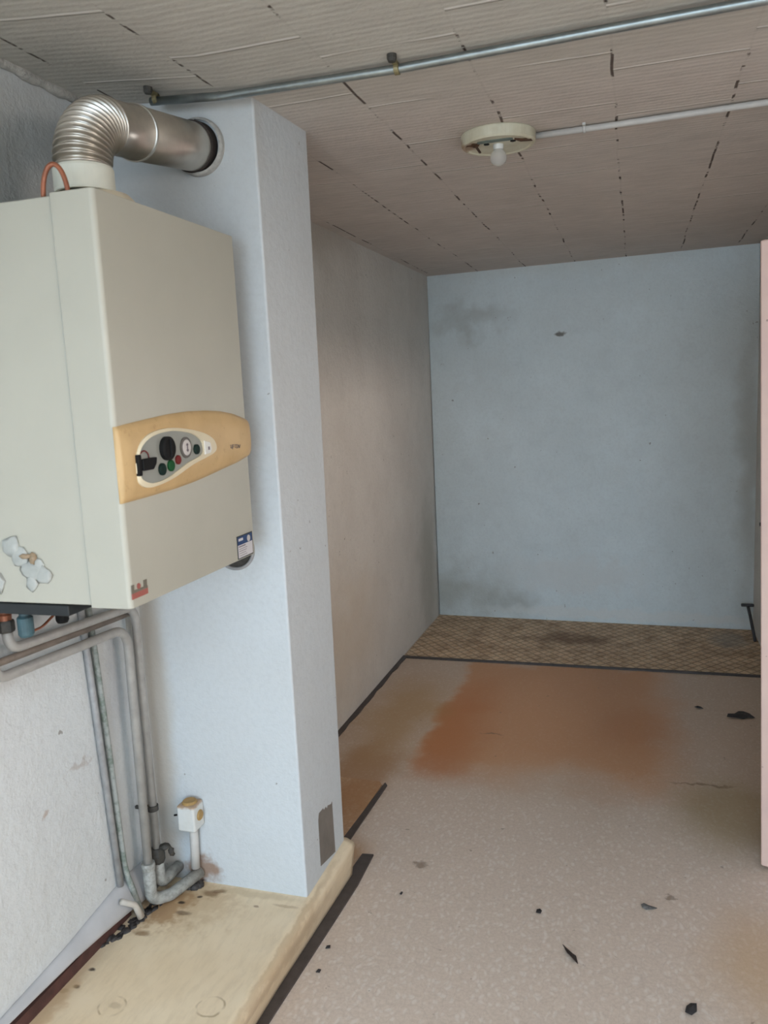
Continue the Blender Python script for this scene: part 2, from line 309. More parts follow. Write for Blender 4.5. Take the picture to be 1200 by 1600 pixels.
M['orange'] = flat('orange_red_plastic', (0.42, 0.07, 0.03), 0.5, var=0.1)
M['teal'] = flat('teal_valve_body', (0.05, 0.11, 0.13), 0.5, var=0.25)
M['bracket'] = flat('black_bracket', (0.014, 0.018, 0.02), 0.6)
M['skirt'] = flat('grey_vinyl_skirting', (0.52, 0.52, 0.53), 0.5, var=0.1, vscale=9)
M['gap_red'] = flat('dark_red_brown_strip', (0.10, 0.042, 0.035), 0.8, var=0.25, vscale=30)
M['tar'] = flat('black_tar', (0.055, 0.048, 0.045), 0.65, var=0.25, vscale=50, bump=0.002)
M['strip'] = flat('dark_brown_edge_strip', (0.085, 0.068, 0.062), 0.6, var=0.18, vscale=30, bump=0.0006)
M['patch'] = flat('bare_grey_brown_panel', (0.215, 0.19, 0.165), 0.8, var=0.12, vscale=18)
m = NT('pink_door_paint', 0.55)
c = m.mix(m.rng(m.noise(7, 3), 0.4, 0.7), (0.76, 0.55, 0.47), (0.72, 0.51, 0.45))
c = m.mix(m.math('MULTIPLY', m.rng(m.noise(40, 2), 0.72, 0.75), 0.6), c, (0.25, 0.12, 0.1)); m.color(c); M['door'] = m.m
m = NT('lamp_cream_plastic', 0.5)
c = m.mix(m.rng(m.noise(16, 4), 0.42, 0.7), (0.60, 0.57, 0.44), (0.50, 0.45, 0.32))
c = m.mix(m.math('MULTIPLY', m.stain((-0.455, 2.43, 2.17), (0.05, 0.05, 0.03), 0.6, 0.03, 30), 0.75), c, (0.24, 0.11, 0.04)); m.color(c); M['lamp'] = m.m
M['lamp_metal'] = flat('greenish_metal_plate', (0.17, 0.21, 0.18), 0.5, metal=0.3, var=0.2, vscale=60)
M['rust'] = flat('rust_brown', (0.10, 0.045, 0.02), 0.8, var=0.3, vscale=60)
g = NT('bulb_frosted_glass', 0.25); g.color((0.9, 0.92, 0.9)); g.b.inputs['Transmission Weight'].default_value = 0.6; g.b.inputs['Alpha'].default_value = 0.38; g.b.inputs['Roughness'].default_value = 0.4; g.b.inputs['IOR'].default_value = 1.2
M['bulb'] = g.m
m = NT('white_box_plastic', 0.5)
c = m.mix(m.rng(m.noise(20, 3), 0.4, 0.7), (0.66, 0.67, 0.65), (0.60, 0.60, 0.57))
Zb = m.sep()[2]
c = m.mix(m.math('MULTIPLY', m.rng(m.math('ADD', Zb, m.math('MULTIPLY', m.noise(60, 2), 0.012)), 0.385, 0.391), 0.8), c, (0.34, 0.19, 0.08)); m.color(c); M['box'] = m.m
M['box_plug'] = flat('ochre_cable_plug', (0.42, 0.26, 0.09), 0.6, var=0.15, vscale=60)
M['flake'] = flat('dark_grey_flake', (0.045, 0.04, 0.04), 0.8, var=0.3, vscale=80)
M['flake_grey'] = flat('mid_grey_flake', (0.17, 0.16, 0.15), 0.8, var=0.3, vscale=80)
M['flake_brown'] = flat('dark_brown_scrap', (0.04, 0.025, 0.02), 0.8, var=0.3, vscale=80)
M['putty'] = flat('grey_white_putty', (0.41, 0.425, 0.40), 0.55, var=0.10, vscale=40)
M['putty_brown'] = flat('brown_dried_glue', (0.38, 0.28, 0.18), 0.6, var=0.2, vscale=40)
M['mortar'] = flat('pale_mortar', (0.50, 0.48, 0.44), 0.95, var=0.2, vscale=30, bump=0.004)
M['rod'] = flat('dark_iron', (0.07, 0.07, 0.075), 0.6, var=0.2)
M['ground'] = flat('outside_concrete', (0.42, 0.38, 0.33), 0.9)

# ------------------------------------------------------------------ mesh helpers
def link(name, bm, mat, parent=None, smooth=False, bevel=0.0, seg=2, autosmooth=None):
    me = bpy.data.meshes.new(name); bmesh.ops.recalc_face_normals(bm, faces=bm.faces[:]); bm.to_mesh(me); bm.free()
    o = bpy.data.objects.new(name, me); C.objects.link(o)
    mats = mat if isinstance(mat, (list, tuple)) else [mat]
    for q in mats: me.materials.append(M[q] if isinstance(q, str) else q)
    if parent: o.parent = parent
    if smooth:
        for p in me.polygons: p.use_smooth = True
    if bevel:
        b = o.modifiers.new('bevel', 'BEVEL'); b.width = bevel; b.segments = seg; b.limit_method = 'ANGLE'; b.angle_limit = math.radians(40)
        for p in me.polygons: p.use_smooth = True
        e = o.modifiers.new('wn', 'WEIGHTED_NORMAL'); e.keep_sharp = True
    return o
def tag(o, label=None, cat=None, group=None, kind=None):
    if label: o['label'] = label
    if cat: o['category'] = cat
    if group: o['group'] = group
    if kind: o['kind'] = kind
    return o
def empty(name, loc, label, cat, group=None):
    o = bpy.data.objects.new(name, None); C.objects.link(o); o.location = loc; o.empty_display_size = 0.05
    ROOTS[o] = Vector(loc); return tag(o, label, cat, group)
ROOTS = {}
def part(name, bm, mat, root, **k):
    """shapes are written in room coordinates; shift them so that they sit under their root"""
    r = root; off = Vector((0, 0, 0))
    while r is not None:
        if r in ROOTS: off = ROOTS[r]; break
        r = r.parent
    bmesh.ops.translate(bm, verts=bm.verts[:], vec=-off)
    return link(name, bm, mat, root, **k)
def box(bm, a, b):
    x0, y0, z0 = a; x1, y1, z1 = b
    v = [bm.verts.new(p) for p in ((x0,y0,z0),(x1,y0,z0),(x1,y1,z0),(x0,y1,z0),(x0,y0,z1),(x1,y0,z1),(x1,y1,z1),(x0,y1,z1))]
    for f in ((0,3,2,1),(4,5,6,7),(0,1,5,4),(1,2,6,5),(2,3,7,6),(3,0,4,7)): bm.faces.new([v[i] for i in f])
def bx(a, b):
    bm = bmesh.new(); box(bm, a, b); return bm
def hexa(pts):
    bm = bmesh.new(); v = [bm.verts.new(p) for p in pts]
    for f in ((0,3,2,1),(4,5,6,7),(0,1,5,4),(1,2,6,5),(2,3,7,6),(3,0,4,7)): bm.faces.new([v[i] for i in f])
    return bm
def prism(poly, lo, hi, axis='z', bm=None):
    """polygon extruded along an axis; poly gives the other two coordinates in order"""
    bm = bm or bmesh.new()
    P = {'z': lambda p, t: (p[0], p[1], t), 'x': lambda p, t: (t, p[0], p[1]), 'y': lambda p, t: (p[0], t, p[1])}[axis]
    a = [bm.verts.new(P(p, lo)) for p in poly]; b = [bm.verts.new(P(p, hi)) for p in poly]
    bm.faces.new(a); bm.faces.new(list(reversed(b))); n = len(poly)
    for i in range(n): bm.faces.new([a[i], a[(i+1) % n], b[(i+1) % n], b[i]])
    return bm
def fillet(pts, r, n=7):
    pts = [Vector(p) for p in pts]; out = [pts[0]]
    for i in range(1, len(pts)-1):
        p, a, b = pts[i], pts[i-1], pts[i+1]; u = (a-p).normalized(); w = (b-p).normalized()
        rr = r[i-1] if isinstance(r, (list, tuple)) else r
        ang = u.angle(w); t = rr/math.tan(ang/2) if ang < 3.1 else 0
        t = min(t, (a-p).length*0.49 if i > 1 else (a-p).length*0.98, (b-p).length*0.49 if i < len(pts)-2 else (b-p).length*0.98)
        if t < 1e-5: out.append(p); continue
        A, B = p+u*t, p+w*t
        for k in range(n+1):
            s = k/n; q = A*(1-s)**2 + p*2*s*(1-s)*0.85 + B*s*s; q /= ((1-s)**2+2*s*(1-s)*0.85+s*s); out.append(q)
    out.append(pts[-1]); return out
def tube(pts, rad, n=16, bm=None, cap=True):
    bm = bm or bmesh.new(); pts = [Vector(p) for p in pts]; N = len(pts); rings = []
    t0 = (pts[1]-pts[0]).normalized(); up = Vector((0, 0, 1)) if abs(t0.z) < 0.9 else Vector((1, 0, 0))
    nrm = (up - t0*up.dot(t0)).normalized(); pt = t0
    for i, p in enumerate(pts):
        t = (pts[min(i+1, N-1)]-pts[max(i-1, 0)]).normalized()
        q = pt.rotation_difference(t); nrm = q @ nrm; nrm = (nrm - t*nrm.dot(t)).normalized(); pt = t
        bn = t.cross(nrm); r = rad(i/(N-1)) if callable(rad) else (rad[i] if isinstance(rad, (list, tuple)) else rad)
        rings.append([bm.verts.new(p + (nrm*math.cos(2*math.pi*k/n)+bn*math.sin(2*math.pi*k/n))*r) for k in range(n)])
    for a, b in zip(rings, rings[1:]):
        for k in range(n): bm.faces.new([a[k], a[(k+1) % n], b[(k+1) % n], b[k]])
    if cap: bm.faces.new(list(reversed(rings[0]))); bm.faces.new(rings[-1])
    return bm
def lathe(prof, origin, axis=(0, 0, 1), n=40, bm=None):
    """prof = (radius, height) pairs turned about an axis"""
    bm = bm or bmesh.new(); a = Vector(axis).normalized(); u = a.orthogonal().normalized(); w = a.cross(u); o = Vector(origin); R = []
    for r, h in prof:
        if r < 1e-6: R.append([bm.verts.new(o+a*h)])
        else: R.append([bm.verts.new(o+a*h+(u*math.cos(2*math.pi*k/n)+w*math.sin(2*math.pi*k/n))*r) for k in range(n)])
    for A, B in zip(R, R[1:]):
        for k in range(n):
            k2 = (k+1) % n
            if len(A) == 1 and len(B) == 1: continue
            if len(A) == 1: bm.faces.new([A[0], B[k], B[k2]])
            elif len(B) == 1: bm.faces.new([A[k], A[k2], B[0]])
            else: bm.faces.new([A[k], A[k2], B[k2], B[k]])
    return bm
def lump(bm, c, r, seed=0, amt=0.35, sub=2):
    res = bmesh.ops.create_icosphere(bm, subdivisions=sub, radius=1.0)
    for v in res['verts']:
        k = 1 + amt*mnoise.noise(v.co*1.7+Vector((seed*3.1, seed, 0)))*2
        v.co = Vector((c[0]+v.co.x*r[0]*k, c[1]+v.co.y*r[1]*k, c[2]+v.co.z*r[2]*k))
def struct(name, bm, mat, **k):
    return tag(link(name, bm, mat, **k), kind='structure')

# ------------------------------------------------------------------ the room
def cz(x, y):   # underside of the ceiling: sags flat over the alcove, rises a little to the left front
    return 2.204 + 0.10*max(0.0, -0.87-x)*min(1.0, max(0.0, (3.2-y)/1.3))
def grid_slab(xs, ys, zf, zt):
    bm = bmesh.new(); lo = [[bm.verts.new((x, y, zf(x, y))) for y in ys] for x in xs]; hi = [[bm.verts.new((x, y, zt)) for y in ys] for x in xs]
    for i in range(len(xs)-1):
        for j in range(len(ys)-1):
            bm.faces.new([lo[i][j], lo[i][j+1], lo[i+1][j+1], lo[i+1][j]]); bm.faces.new([hi[i][j], hi[i+1][j], hi[i+1][j+1], hi[i][j+1]])
    for i in range(len(xs)-1):
        for j in (0, -1): bm.faces.new([lo[i][j], lo[i+1][j], hi[i+1][j], hi[i][j]])
    for j in range(len(ys)-1):
        for i in (0, -1): bm.faces.new([lo[i][j], lo[i][j+1], hi[i][j+1], hi[i][j]])
    return bm
RX = 1.30
bm = grid_slab([-1.45, -1.33, -1.2, -1.05, -0.87, 0, 0.7, RX+0.12], [ROOF[3], 0.5, 1.2, 1.9, 2.3, 2.8, 3.2, 4, 5.3], cz, 2.42)
for a_, b_ in (((-1.45, FRONT_Y-0.1), (RX+0.12, ROOF[2])), ((-1.45, ROOF[2]), (ROOF[0], ROOF[3])), ((ROOF[1], ROOF[2]), (RX+0.12, ROOF[3]))): box(bm, (a_[0], a_[1], 2.204), (b_[0], b_[1], 2.42))
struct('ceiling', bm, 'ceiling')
struct('floor', bx((-1.45, FRONT_Y-0.12, -0.1), (RX+0.12, 5.35, 0.0)), 'floor')
# side walls: footprints with thickness
struct('wall_left', prism([(-1.32, FRONT_Y), (-1.32, 1.97), (-1.45, 1.97), (-1.45, FRONT_Y)], 0, 2.30), 'wall_main')
struct('wall_left_alcove', prism([(-1.287, 2.0), (-1.262, 5.30), (-1.45, 5.30), (-1.45, 2.0)], 0, 2.28), 'wall_side')
struct('wall_back', hexa([(-1.252, 5.158, 0), (0.668, 5.076, 0), (0.668, 5.28, 0), (-1.252, 5.28, 0), (-1.262, 5.19, 2.25), (0.655, 5.058, 2.25), (0.655, 5.28, 2.25), (-1.262, 5.28, 2.25)]), 'wall_back')
bm = prism([(0.665, HIGH[0]), (0.668, 2.85), (RX, 2.85), (RX, SIDE[1]), (RX+0.12, SIDE[1]), (RX+0.12, 2.97), (0.79, 2.97), (0.79, HIGH[0])], 0, 2.28)
prism([(0.658, 5.28), (0.661, HIGH[1]), (0.79, HIGH[1]), (0.79, 5.28)], 0, 2.28, 'z', bm)
prism([(0.661, HIGH[1]), (0.665, HIGH[0]), (0.79, HIGH[0]), (0.79, HIGH[1])], 0, HIGH[2], 'z', bm); prism([(0.661, HIGH[1]), (0.665, HIGH[0]), (0.79, HIGH[0]), (0.79, HIGH[1])], HIGH[3], 2.28, 'z', bm)
box(bm, (RX, FRONT_Y, 0), (RX+0.12, SIDE[0], 2.28)); box(bm, (RX, SIDE[0], SIDE[3]), (RX+0.12, SIDE[1], 2.28)); box(bm, (RX, SIDE[0], 0), (RX+0.12, SIDE[1], SIDE[2]))
struct('wall_right', bm, 'wall_side')
bm = bmesh.new()
box(bm, (-1.45, FRONT_Y-0.12, 0), (OPEN[0], FRONT_Y, 2.3)); box(bm, (OPEN[1], FRONT_Y-0.12, 0), (RX+0.12, FRONT_Y, 2.3)); box(bm, (OPEN[0], FRONT_Y-0.12, OPEN[2]), (OPEN[1], FRONT_Y, 2.3))
struct('wall_front', bm, 'wall_plain')
# chimney breast
struct('wall_chimney_breast', hexa([(-1.36, 1.905, 0), (-0.868, 1.90, 0), (-0.868, 2.203, 0), (-1.36, 2.203, 0), (-1.36, 1.90, 2.27), (-0.869, 1.893, 2.23), (-0.852, 2.189, 2.23), (-1.36, 2.2, 2.27)]), 'pier', bevel=0.006, seg=3)
# raised step with draped cream linoleum
ZP = 0.13
def xb(y): return -0.881+0.045*(min(y, 2.3)-1.59)
bm = bmesh.new(); sec = []
for y in (FRONT_Y, 0.5, 1.0, 1.4, 1.7, 1.95, 2.1, 2.19, 2.213):
    n_ = -0.848+0.010*max(0, min(1, (y-1.6)/0.55)); b_ = max(xb(y), -0.883)
    pr = [(-1.33, 0), (-1.33, ZP), (-0.872, ZP), (-0.862, ZP-.001), (-0.854, ZP-.005), (n_-.002, ZP-.013), (n_, ZP-.024), (n_*.75+b_*.25, 0.082), (n_*.5+b_*.5, 0.055), (n_*.2+b_*.8, 0.022), (b_, 0.0)]
    sec.append([bm.verts.new((x, y, z)) for x, z in pr])
for A_, B_ in zip(sec, sec[1:]):
    for k in range(len(A_)):
        k2 = (k+1) % len(A_); bm.faces.new([A_[k], A_[k2], B_[k2], B_[k]])
bm.faces.new(sec[0]); bm.faces.new(sec[-1])
o = struct('floor_raised_step', bm, 'cream', bevel=0.0)
for p in o.data.polygons: p.use_smooth = abs(p.normal.y) < 0.5 and p.normal.x > 0.02 and p.normal.z < 0.999
# black edging
L_ = []; R_ = []
for i in range(40):
    y = FRONT_Y+(2.332-FRONT_Y)*i/39; L_.append((-0.882+0.095*max(0, min(y, 2.3)-2.05)+0.002*mnoise.noise(Vector((y*9, 0, 0))), y)); R_.append((-0.850+0.055*min(0.6, max(y, 1.2)-1.59)+0.0015*mnoise.noise(Vector((y*9, 4, 0))), y))
R_[-1] = (R_[-1][0]-0.004, R_[-1][1]+0.004)
struct('trim_1', prism(L_+R_[::-1], 0.0, 0.006), 'strip')
struct('trim_2', hexa([(-0.955, 2.38, 0), (-0.928, 2.38, 0), (-0.914, 2.80, 0), (-0.928, 2.82, 0), (-0.955, 2.38, .005), (-0.928, 2.38, .005), (-0.914, 2.80, .005), (-0.928, 2.82, .005)]), 'strip')
bm = bmesh.new(); rr = random.Random(3); A = []; B = []
for i in range(30):
    y = 2.3+i*(4.30-2.3)/29; w = 0.018+0.010*rr.random(); x = -1.286+(y-2)*0.0076
    A.append((x, y)); B.append((x+w, y))
struct('baseboard_alcove_left', prism(A+B[::-1], 0.0, 0.006), 'strip')
struct('trim_3', prism([(-1.24, 4.268), (0.6, 4.258), (0.6, 4.282), (-1.25, 4.295)], 0.0, 0.007), 'strip')
# rough dark caulk where the back wall meets the floor
# leaning grey vinyl skirting at the foot of the left wall
ys = [FRONT_Y+0.02, 0.4, 0.9, 1.2, 1.34, 1.475, 1.58, 1.67, 1.74, 1.80, 1.84]
tops = [0.188, 0.188, 0.188, 0.19, 0.199, 0.208, 0.222, 0.234, 0.240, 0.235, 0.222]
bots = [0.178, 0.180, 0.182, 0.184, 0.183, 0.182, 0.176, 0.168, 0.158, 0.148, 0.142]
outs = [0.012, 0.012, 0.014, 0.018, 0.022, 0.026, 0.030, 0.033, 0.034, 0.030, 0.024]
bm = bmesh.new(); G = []
for y, t, b, q in zip(ys, tops, bots, outs):
    row = []
    for k in range(6):
        s = k/5; x = -1.3195+0.002+q*math.sin(s*math.pi*0.5); z = t+(b-t)*s
        row.append((x, y, z))
    G.append(row)
va = [[bm.verts.new(p) for p in r] for r in G]; vb = [[bm.verts.new((p[0]-0.0025, p[1], p[2]-0.001)) for p in r] for r in G]
n, mm = len(G), 6
for i in range(n-1):
    for k in range(mm-1):
        bm.faces.new([va[i][k], va[i+1][k], va[i+1][k+1], va[i][k+1]]); bm.faces.new([vb[i][k], vb[i][k+1], vb[i+1][k+1], vb[i+1][k]])
    bm.faces.new([va[i][0], vb[i][0], vb[i+1][0], va[i+1][0]]); bm.faces.new([va[i][-1], va[i+1][-1], vb[i+1][-1], vb[i][-1]])
for i in (0, -1):
    for k in range(mm-1): bm.faces.new([va[i][k], va[i][k+1], vb[i][k+1], vb[i][k]])
struct('baseboard_left', bm, 'skirt', smooth=True)
struct('trim_4', bx((-1.322, FRONT_Y+0.02, 0.128), (-1.307, 1.72, 0.162)), 'gap_red')
# mortar bead where the left wall meets the ceiling
bm = bmesh.new(); pts = [(-1.315, 0.9+i*0.03, cz(-1.32, 0.9+i*0.03)-0.004+0.004*mnoise.noise(Vector((i*0.9, 0, 0)))) for i in range(34)]
tube(pts, [0.012+0.010*abs(mnoise.noise(Vector((i*0.7, 2, 0)))) for i in range(34)], 10, bm)
struct('trim_5', bm, 'mortar', smooth=True)
# pink door leaf hanging open at the right
a, b = Vector((0.376, 2.560)), Vector((1.10, 2.28)); d = (b-a).normalized(); nn = Vector((d.y, -d.x))*0.038
Zb_, Zt = 0.012, 1.86; lean = -0.0195
def P3(p, z): return (p.x+lean*z, p.y, z)
bm = hexa([P3(a+nn*0, Zb_), P3(a+nn, Zb_), P3(b+nn, Zb_), P3(b, Zb_), P3(a, Zt), P3(a+nn, Zt), P3(b+nn, Zt), P3(b, Zt)])
struct('door_1', bm, 'door', bevel=0.006, seg=3)
# ground outside the open doorway
struct('floor_outside', prism([(-7, -9), (9, -9), (9, 7), (RX+0.12, 7), (RX+0.12, FRONT_Y-0.12), (-7, FRONT_Y-0.12)], -0.14, -0.04), 'ground')

# ------------------------------------------------------------------ floor sheet and linoleum piece
o = link('patterned_floor_sheet', prism([(-1.262, 4.288), (0.655, 4.275), (0.660, 5.068), (-1.252, 5.155)], 0.0, 0.005), 'sheet')
tag(o, 'brown diamond-patterned floor sheet lying across the alcove at the foot of the back wall', 'floor covering')
o = link('linoleum_piece', prism([(-1.26, 2.25), (-0.955, 2.25), (-0.935, 2.80), (-0.95, 2.825), (-1.26, 2.835)], 0.0, 0.004), 'lino_piece', bevel=0.001)
tag(o, 'separate cut piece of orange-beige linoleum behind the chimney breast', 'floor covering')

# ------------------------------------------------------------------ boiler
BX, BY0, BY1, BZ0, BZ1 = -0.900, 1.275, 1.802, 1.118, 1.874
boiler = empty('wall_boiler', (-1.32, 1.54, BZ0), 'large cream wall-hung boiler with a tan control band, hanging on the left wall', 'boiler')
part('casing', bx((-1.318, BY0+0.004, BZ0+0.004), (-0.9915, BY1-0.006, BZ1-0.004)), 'casing', boiler, bevel=0.003)
# front cover: a box with softly rounded vertical edges
def rrect(y0, y1, x0, x1, r, n=6):
    p = [(x0, y0)]
    for k in range(n+1):
        t = k/n*math.pi/2; p.append((x1-r+r*math.sin(t), y0+r-r*math.cos(t)))
    for k in range(n+1):
        t = k/n*math.pi/2; p.append((x1-r+r*math.cos(t), y1-r+r*math.sin(t)))
    p.append((x0, y1)); return p
fc = part('front_cover', prism(rrect(BY0, BY1, -0.9895, BX, 0.010), BZ0, BZ1), 'casing', boiler, bevel=0.002)
# flue socket
FX, FY, FR = -1.03, 1.437, 0.0525
part('flue_socket', lathe([(0, .036), (.066, .036), (.074, .028), (.095, .0), (.095, -.006), (0, -.006)], (FX, FY+.03, BZ1), (0, 0, 1), 48), 'lip', boiler, smooth=False)
# control band with bulge
top = [(1.274, 1.458), (1.31, 1.462), (1.378, 1.468), (1.452, 1.474), (1.532, 1.477), (1.60, 1.476), (1.668, 1.472), (1.733, 1.463), (1.802, 1.446), (1.812, 1.436)]
bot = [(1.274, 1.318), (1.31, 1.319), (1.355, 1.320), (1.453, 1.323), (1.53, 1.328), (1.60, 1.335), (1.668, 1.343), (1.733, 1.350), (1.802, 1.362), (1.814, 1.372)]
def lerp(tab, y):
    for (a, za), (b, zb) in zip(tab, tab[1:]):
        if y <= b: return za+(zb-za)*(y-a)/(b-a)
    return tab[-1][1]
def bandx(y, s):      # outward bulge: s from 0 bottom to 1 top
    e = 0.009*(1-abs(2*s-1)**3) + 0.003
    if y < 1.303: e *= 0.35+0.65*max(0, (y-1.274)/0.029)
    if y > 1.78: e *= max(0.0, 1-((y-1.78)/0.034)**2*0.8)
    return BX+e
bm = bmesh.new(); NY, NS = 56, 14; g = []
for i in range(NY+1):
    y = 1.2735+(1.814-1.2735)*i/NY; zb, zt = lerp(bot, y), lerp(top, y)
    g.append([bm.verts.new((bandx(y, k/NS), y, zb+(zt-zb)*k/NS)) for k in range(NS+1)])
bk = [[bm.verts.new((BX-0.02 if v.co.y > BY1 else BX-0.004, v.co.y, v.co.z)) for v in (r[0], r[-1])] for r in g]
for i in range(NY):
    for k in range(NS): bm.faces.new([g[i][k], g[i+1][k], g[i+1][k+1], g[i][k+1]])
    bm.faces.new([g[i][0], bk[i][0], bk[i+1][0], g[i+1][0]]); bm.faces.new([g[i][-1], g[i+1][-1], bk[i+1][1], bk[i][1]])
for i in (0, -1): bm.faces.new(g[i]+[bk[i][1], bk[i][0]])
band = part('control_band', bm, 'tan', boiler, smooth=True)
def smooth_loop(pts, n=6):
    out = []; N = len(pts)
    for i in range(N):
        p0, p1, p2, p3 = [Vector(pts[(i+j-1) % N]) for j in range(4)]
        for k in range(n):
            t = k/n; q = 0.5*((2*p1)+(p2-p0)*t+(2*p0-5*p1+4*p2-p3)*t*t+(3*p1-p0-3*p2+p3)*t**3); out.append((q.x, q.y))
    return out
outer = smooth_loop([(1.312, 1.365), (1.322, 1.347), (1.357, 1.338), (1.432, 1.346), (1.514, 1.366), (1.573, 1.376), (1.610, 1.384), (1.621, 1.395), (1.609, 1.413), (1.569, 1.429), (1.504, 1.441), (1.437, 1.447), (1.374, 1.442), (1.335, 1.427), (1.314, 1.400)])
inner = smooth_loop([(1.317, 1.367), (1.328, 1.354), (1.359, 1.346), (1.407, 1.350), (1.449, 1.361), (1.493, 1.373), (1.540, 1.382), (1.556, 1.392), (1.553, 1.410), (1.535, 1.423), (1.500, 1.434), (1.437, 1.441), (1.373, 1.436), (1.333, 1.420), (1.318, 1.398)])
XB = BX+0.0135
ctr = Vector((1.44, 1.394))
def ringmesh(o1, o2, x1, x2, back):
    bm = bmesh.new(); A = [bm.verts.new((x1, p[0], p[1])) for p in o1]; A0 = [bm.verts.new((back, p[0], p[1])) for p in o1]
    B = [bm.verts.new((x2, p[0], p[1])) for p in o2]; B0 = [bm.verts.new((back, p[0], p[1])) for p in o2]; n = len(o1)
    for i in range(n):
        j = (i+1) % n; bm.faces.new([A[i], A[j], B[j], B[i]]); bm.faces.new([A0[i], A0[j], A[j], A[i]]); bm.faces.new([B[i], B[j], B0[j], B0[i]])
    return bm
part('panel_surround', ringmesh(outer, inner, XB, XB+0.0035, BX+0.002), 'bezel', band, smooth=False)
pn = part('panel_face', prism(inner, BX+0.004, XB+0.0006, 'x'), 'dial_grey', band)
def disc(y, z, r, h, mat, name, par, x0=XB, rz=None):
    bm = lathe([(0, h), (r*0.82, h), (r, h*0.75), (r, 0)], (x0, y, z), (1, 0, 0), 28)
    return part(name, bm, mat, par, smooth=False)
kn = disc(1.414, 1.408, 0.0235, 0.012, 'black', 'control_knob', pn)
part('knob_grip', bx((XB+0.011, 1.4115, 1.390), (XB+0.016, 1.4165, 1.426)), 'black', pn, bevel=0.001)
disc(1.488, 1.404, 0.0215, 0.004, 'gauge_rim', 'gauge_rim', pn); disc(1.488, 1.404, 0.0165, 0.0052, 'gauge_face', 'gauge_face', pn)
bm = bx((XB+0.0052, 1.4865, 1.395), (XB+0.0060, 1.4895, 1.413)); box(bm, (XB+0.0052, 1.484, 1.4085), (XB+0.006, 1.492, 1.411)); box(bm, (XB+0.0052, 1.484, 1.3975), (XB+0.006, 1.492, 1.400))
part('gauge_marks', bm, 'print_grey', pn)
disc(1.529, 1.397, 0.0105, 0.006, 'dark_teal', 'push_button', pn)
disc(1.454, 1.382, 0.0095, 0.005, 'red', 'indicator_lamp', pn)['label'] = 'red indicator lamp'
disc(1.425, 1.373, 0.0115, 0.006, 'green', 'indicator_lamp', pn)['label'] = 'green indicator lamp'
disc(1.393, 1.369, 0.0120, 0.006, 'dark_teal', 'push_button', pn)
bm = prism([(1.322, 1.373), (1.355, 1.373), (1.366, 1.383), (1.369, 1.395), (1.322, 1.395)], XB, XB+0.009, 'x')
part('switch_flap', bm, 'black', pn, bevel=0.0015)
part('hinge_block', bx((XB-0.006, 1.3115, 1.364), (XB+0.006, 1.3215, 1.404)), 'black', pn, bevel=0.002)
part('red_wire', tube(fillet([(XB+0.001, 1.322, 1.404), (XB+0.004, 1.334, 1.412), (XB+0.004, 1.346, 1.404), (XB+0.002, 1.352, 1.394)], 0.01), 0.0012, 8), 'red', pn, smooth=True)
part('side_flap', prism([(1.560, 1.383), (1.585, 1.385), (1.590, 1.394), (1.585, 1.408), (1.560, 1.413)], BX+0.006, XB+0.0052, 'x'), 'white_plastic', band, bevel=0.001)
bm = bmesh.new(); box(bm, (XB+0.0052, 1.573, 1.392), (XB+0.0056, 1.580, 1.399)); part('flap_mark', bm, 'print_grey', band)
# small worn lettering on the band
def stroke(bm, pts, x, w):
    for (a, b) in zip(pts, pts[1:]):
        a = Vector(a); b = Vector(b); d = (b-a).normalized(); q = Vector((-d.y, d.x))*w
        v = [bm.verts.new((xx, p.x, p.y)) for xx in (x-0.004, x+0.0004) for p in (a-q, b-q, b+q, a+q)]
        for f in ((0,3,2,1),(4,5,6,7),(0,1,5,4),(1,2,6,5),(2,3,7,6),(3,0,4,7)): bm.faces.new([v[i] for i in f])
bm = bmesh.new(); y0, z0, s = 1.688, 1.3865, 0.008
glyphs = [[(0, 1), (0.1, 0.1), (0.6, 0), (0.7, 1)], [(1.0, -0.3), (1.0, 1), (1.6, 1), (1.6, 0.35), (1.0, 0.3)], [(2.0, 1), (2.8, 1)], [(2.4, 1), (2.4, 0)], [(3.1, 0), (3.1, 1), (3.8, 0.9), (3.8, 0.1), (3.1, 0)], [(4.1, 1), (4.5, 0), (5.0, 1)]]
for g_ in glyphs: stroke(bm, [(y0+px_*s*1.2, z0+pz_*s-0.0006*px_) for px_, pz_ in g_], bandx(1.71, 0.5)+0.0003, 0.0009)
part('lettering', bm, 'print_faded', band)
# energy sticker at lower right of the cover
def quad(name, pts, x, t, mat, par): return part(name, prism(pts, x-t, x, 'x'), mat, par)
sy0, sy1, sz0, sz1 = 1.706, 1.787, 1.121, 1.176
stk = quad('sticker', [(sy0, sz0), (sy1, sz0), (sy1, sz1), (sy0, sz1)], BX+0.0010, 0.0010, 'label_edge', fc)
quad('sticker_paper', [(sy0+.003, sz0+.0025), (sy1-.003, sz0+.0025), (sy1-.003, sz0+.033), (sy0+.003, sz0+.033)], BX+0.0014, 0.0006, 'label_white', stk)
quad('sticker_header', [(sy0+.003, sz0+.033), (sy1-.003, sz0+.033), (sy1-.003, sz1-.0025), (sy0+.003, sz1-.0025)], BX+0.0014, 0.0006, 'blue', stk)
hd = [c for c in stk.children if c.name.startswith('sticker_header')][0]
part('title_print', prism([(sy0+.007, sz0+.0425), (sy0+.030, sz0+.0425), (sy0+.030, sz0+.0485), (sy0+.007, sz0+.0485)], BX+0.0010, BX+0.0018, 'x'), 'label_white', hd)
part('round_emblem', lathe([(0, 0.0006), (0.008, 0.0006), (0.008, 0)], (BX+0.0014, sy1-.022, sz0+.042), (1, 0, 0), 16), 'gauge_face', hd)
bm = bmesh.new()
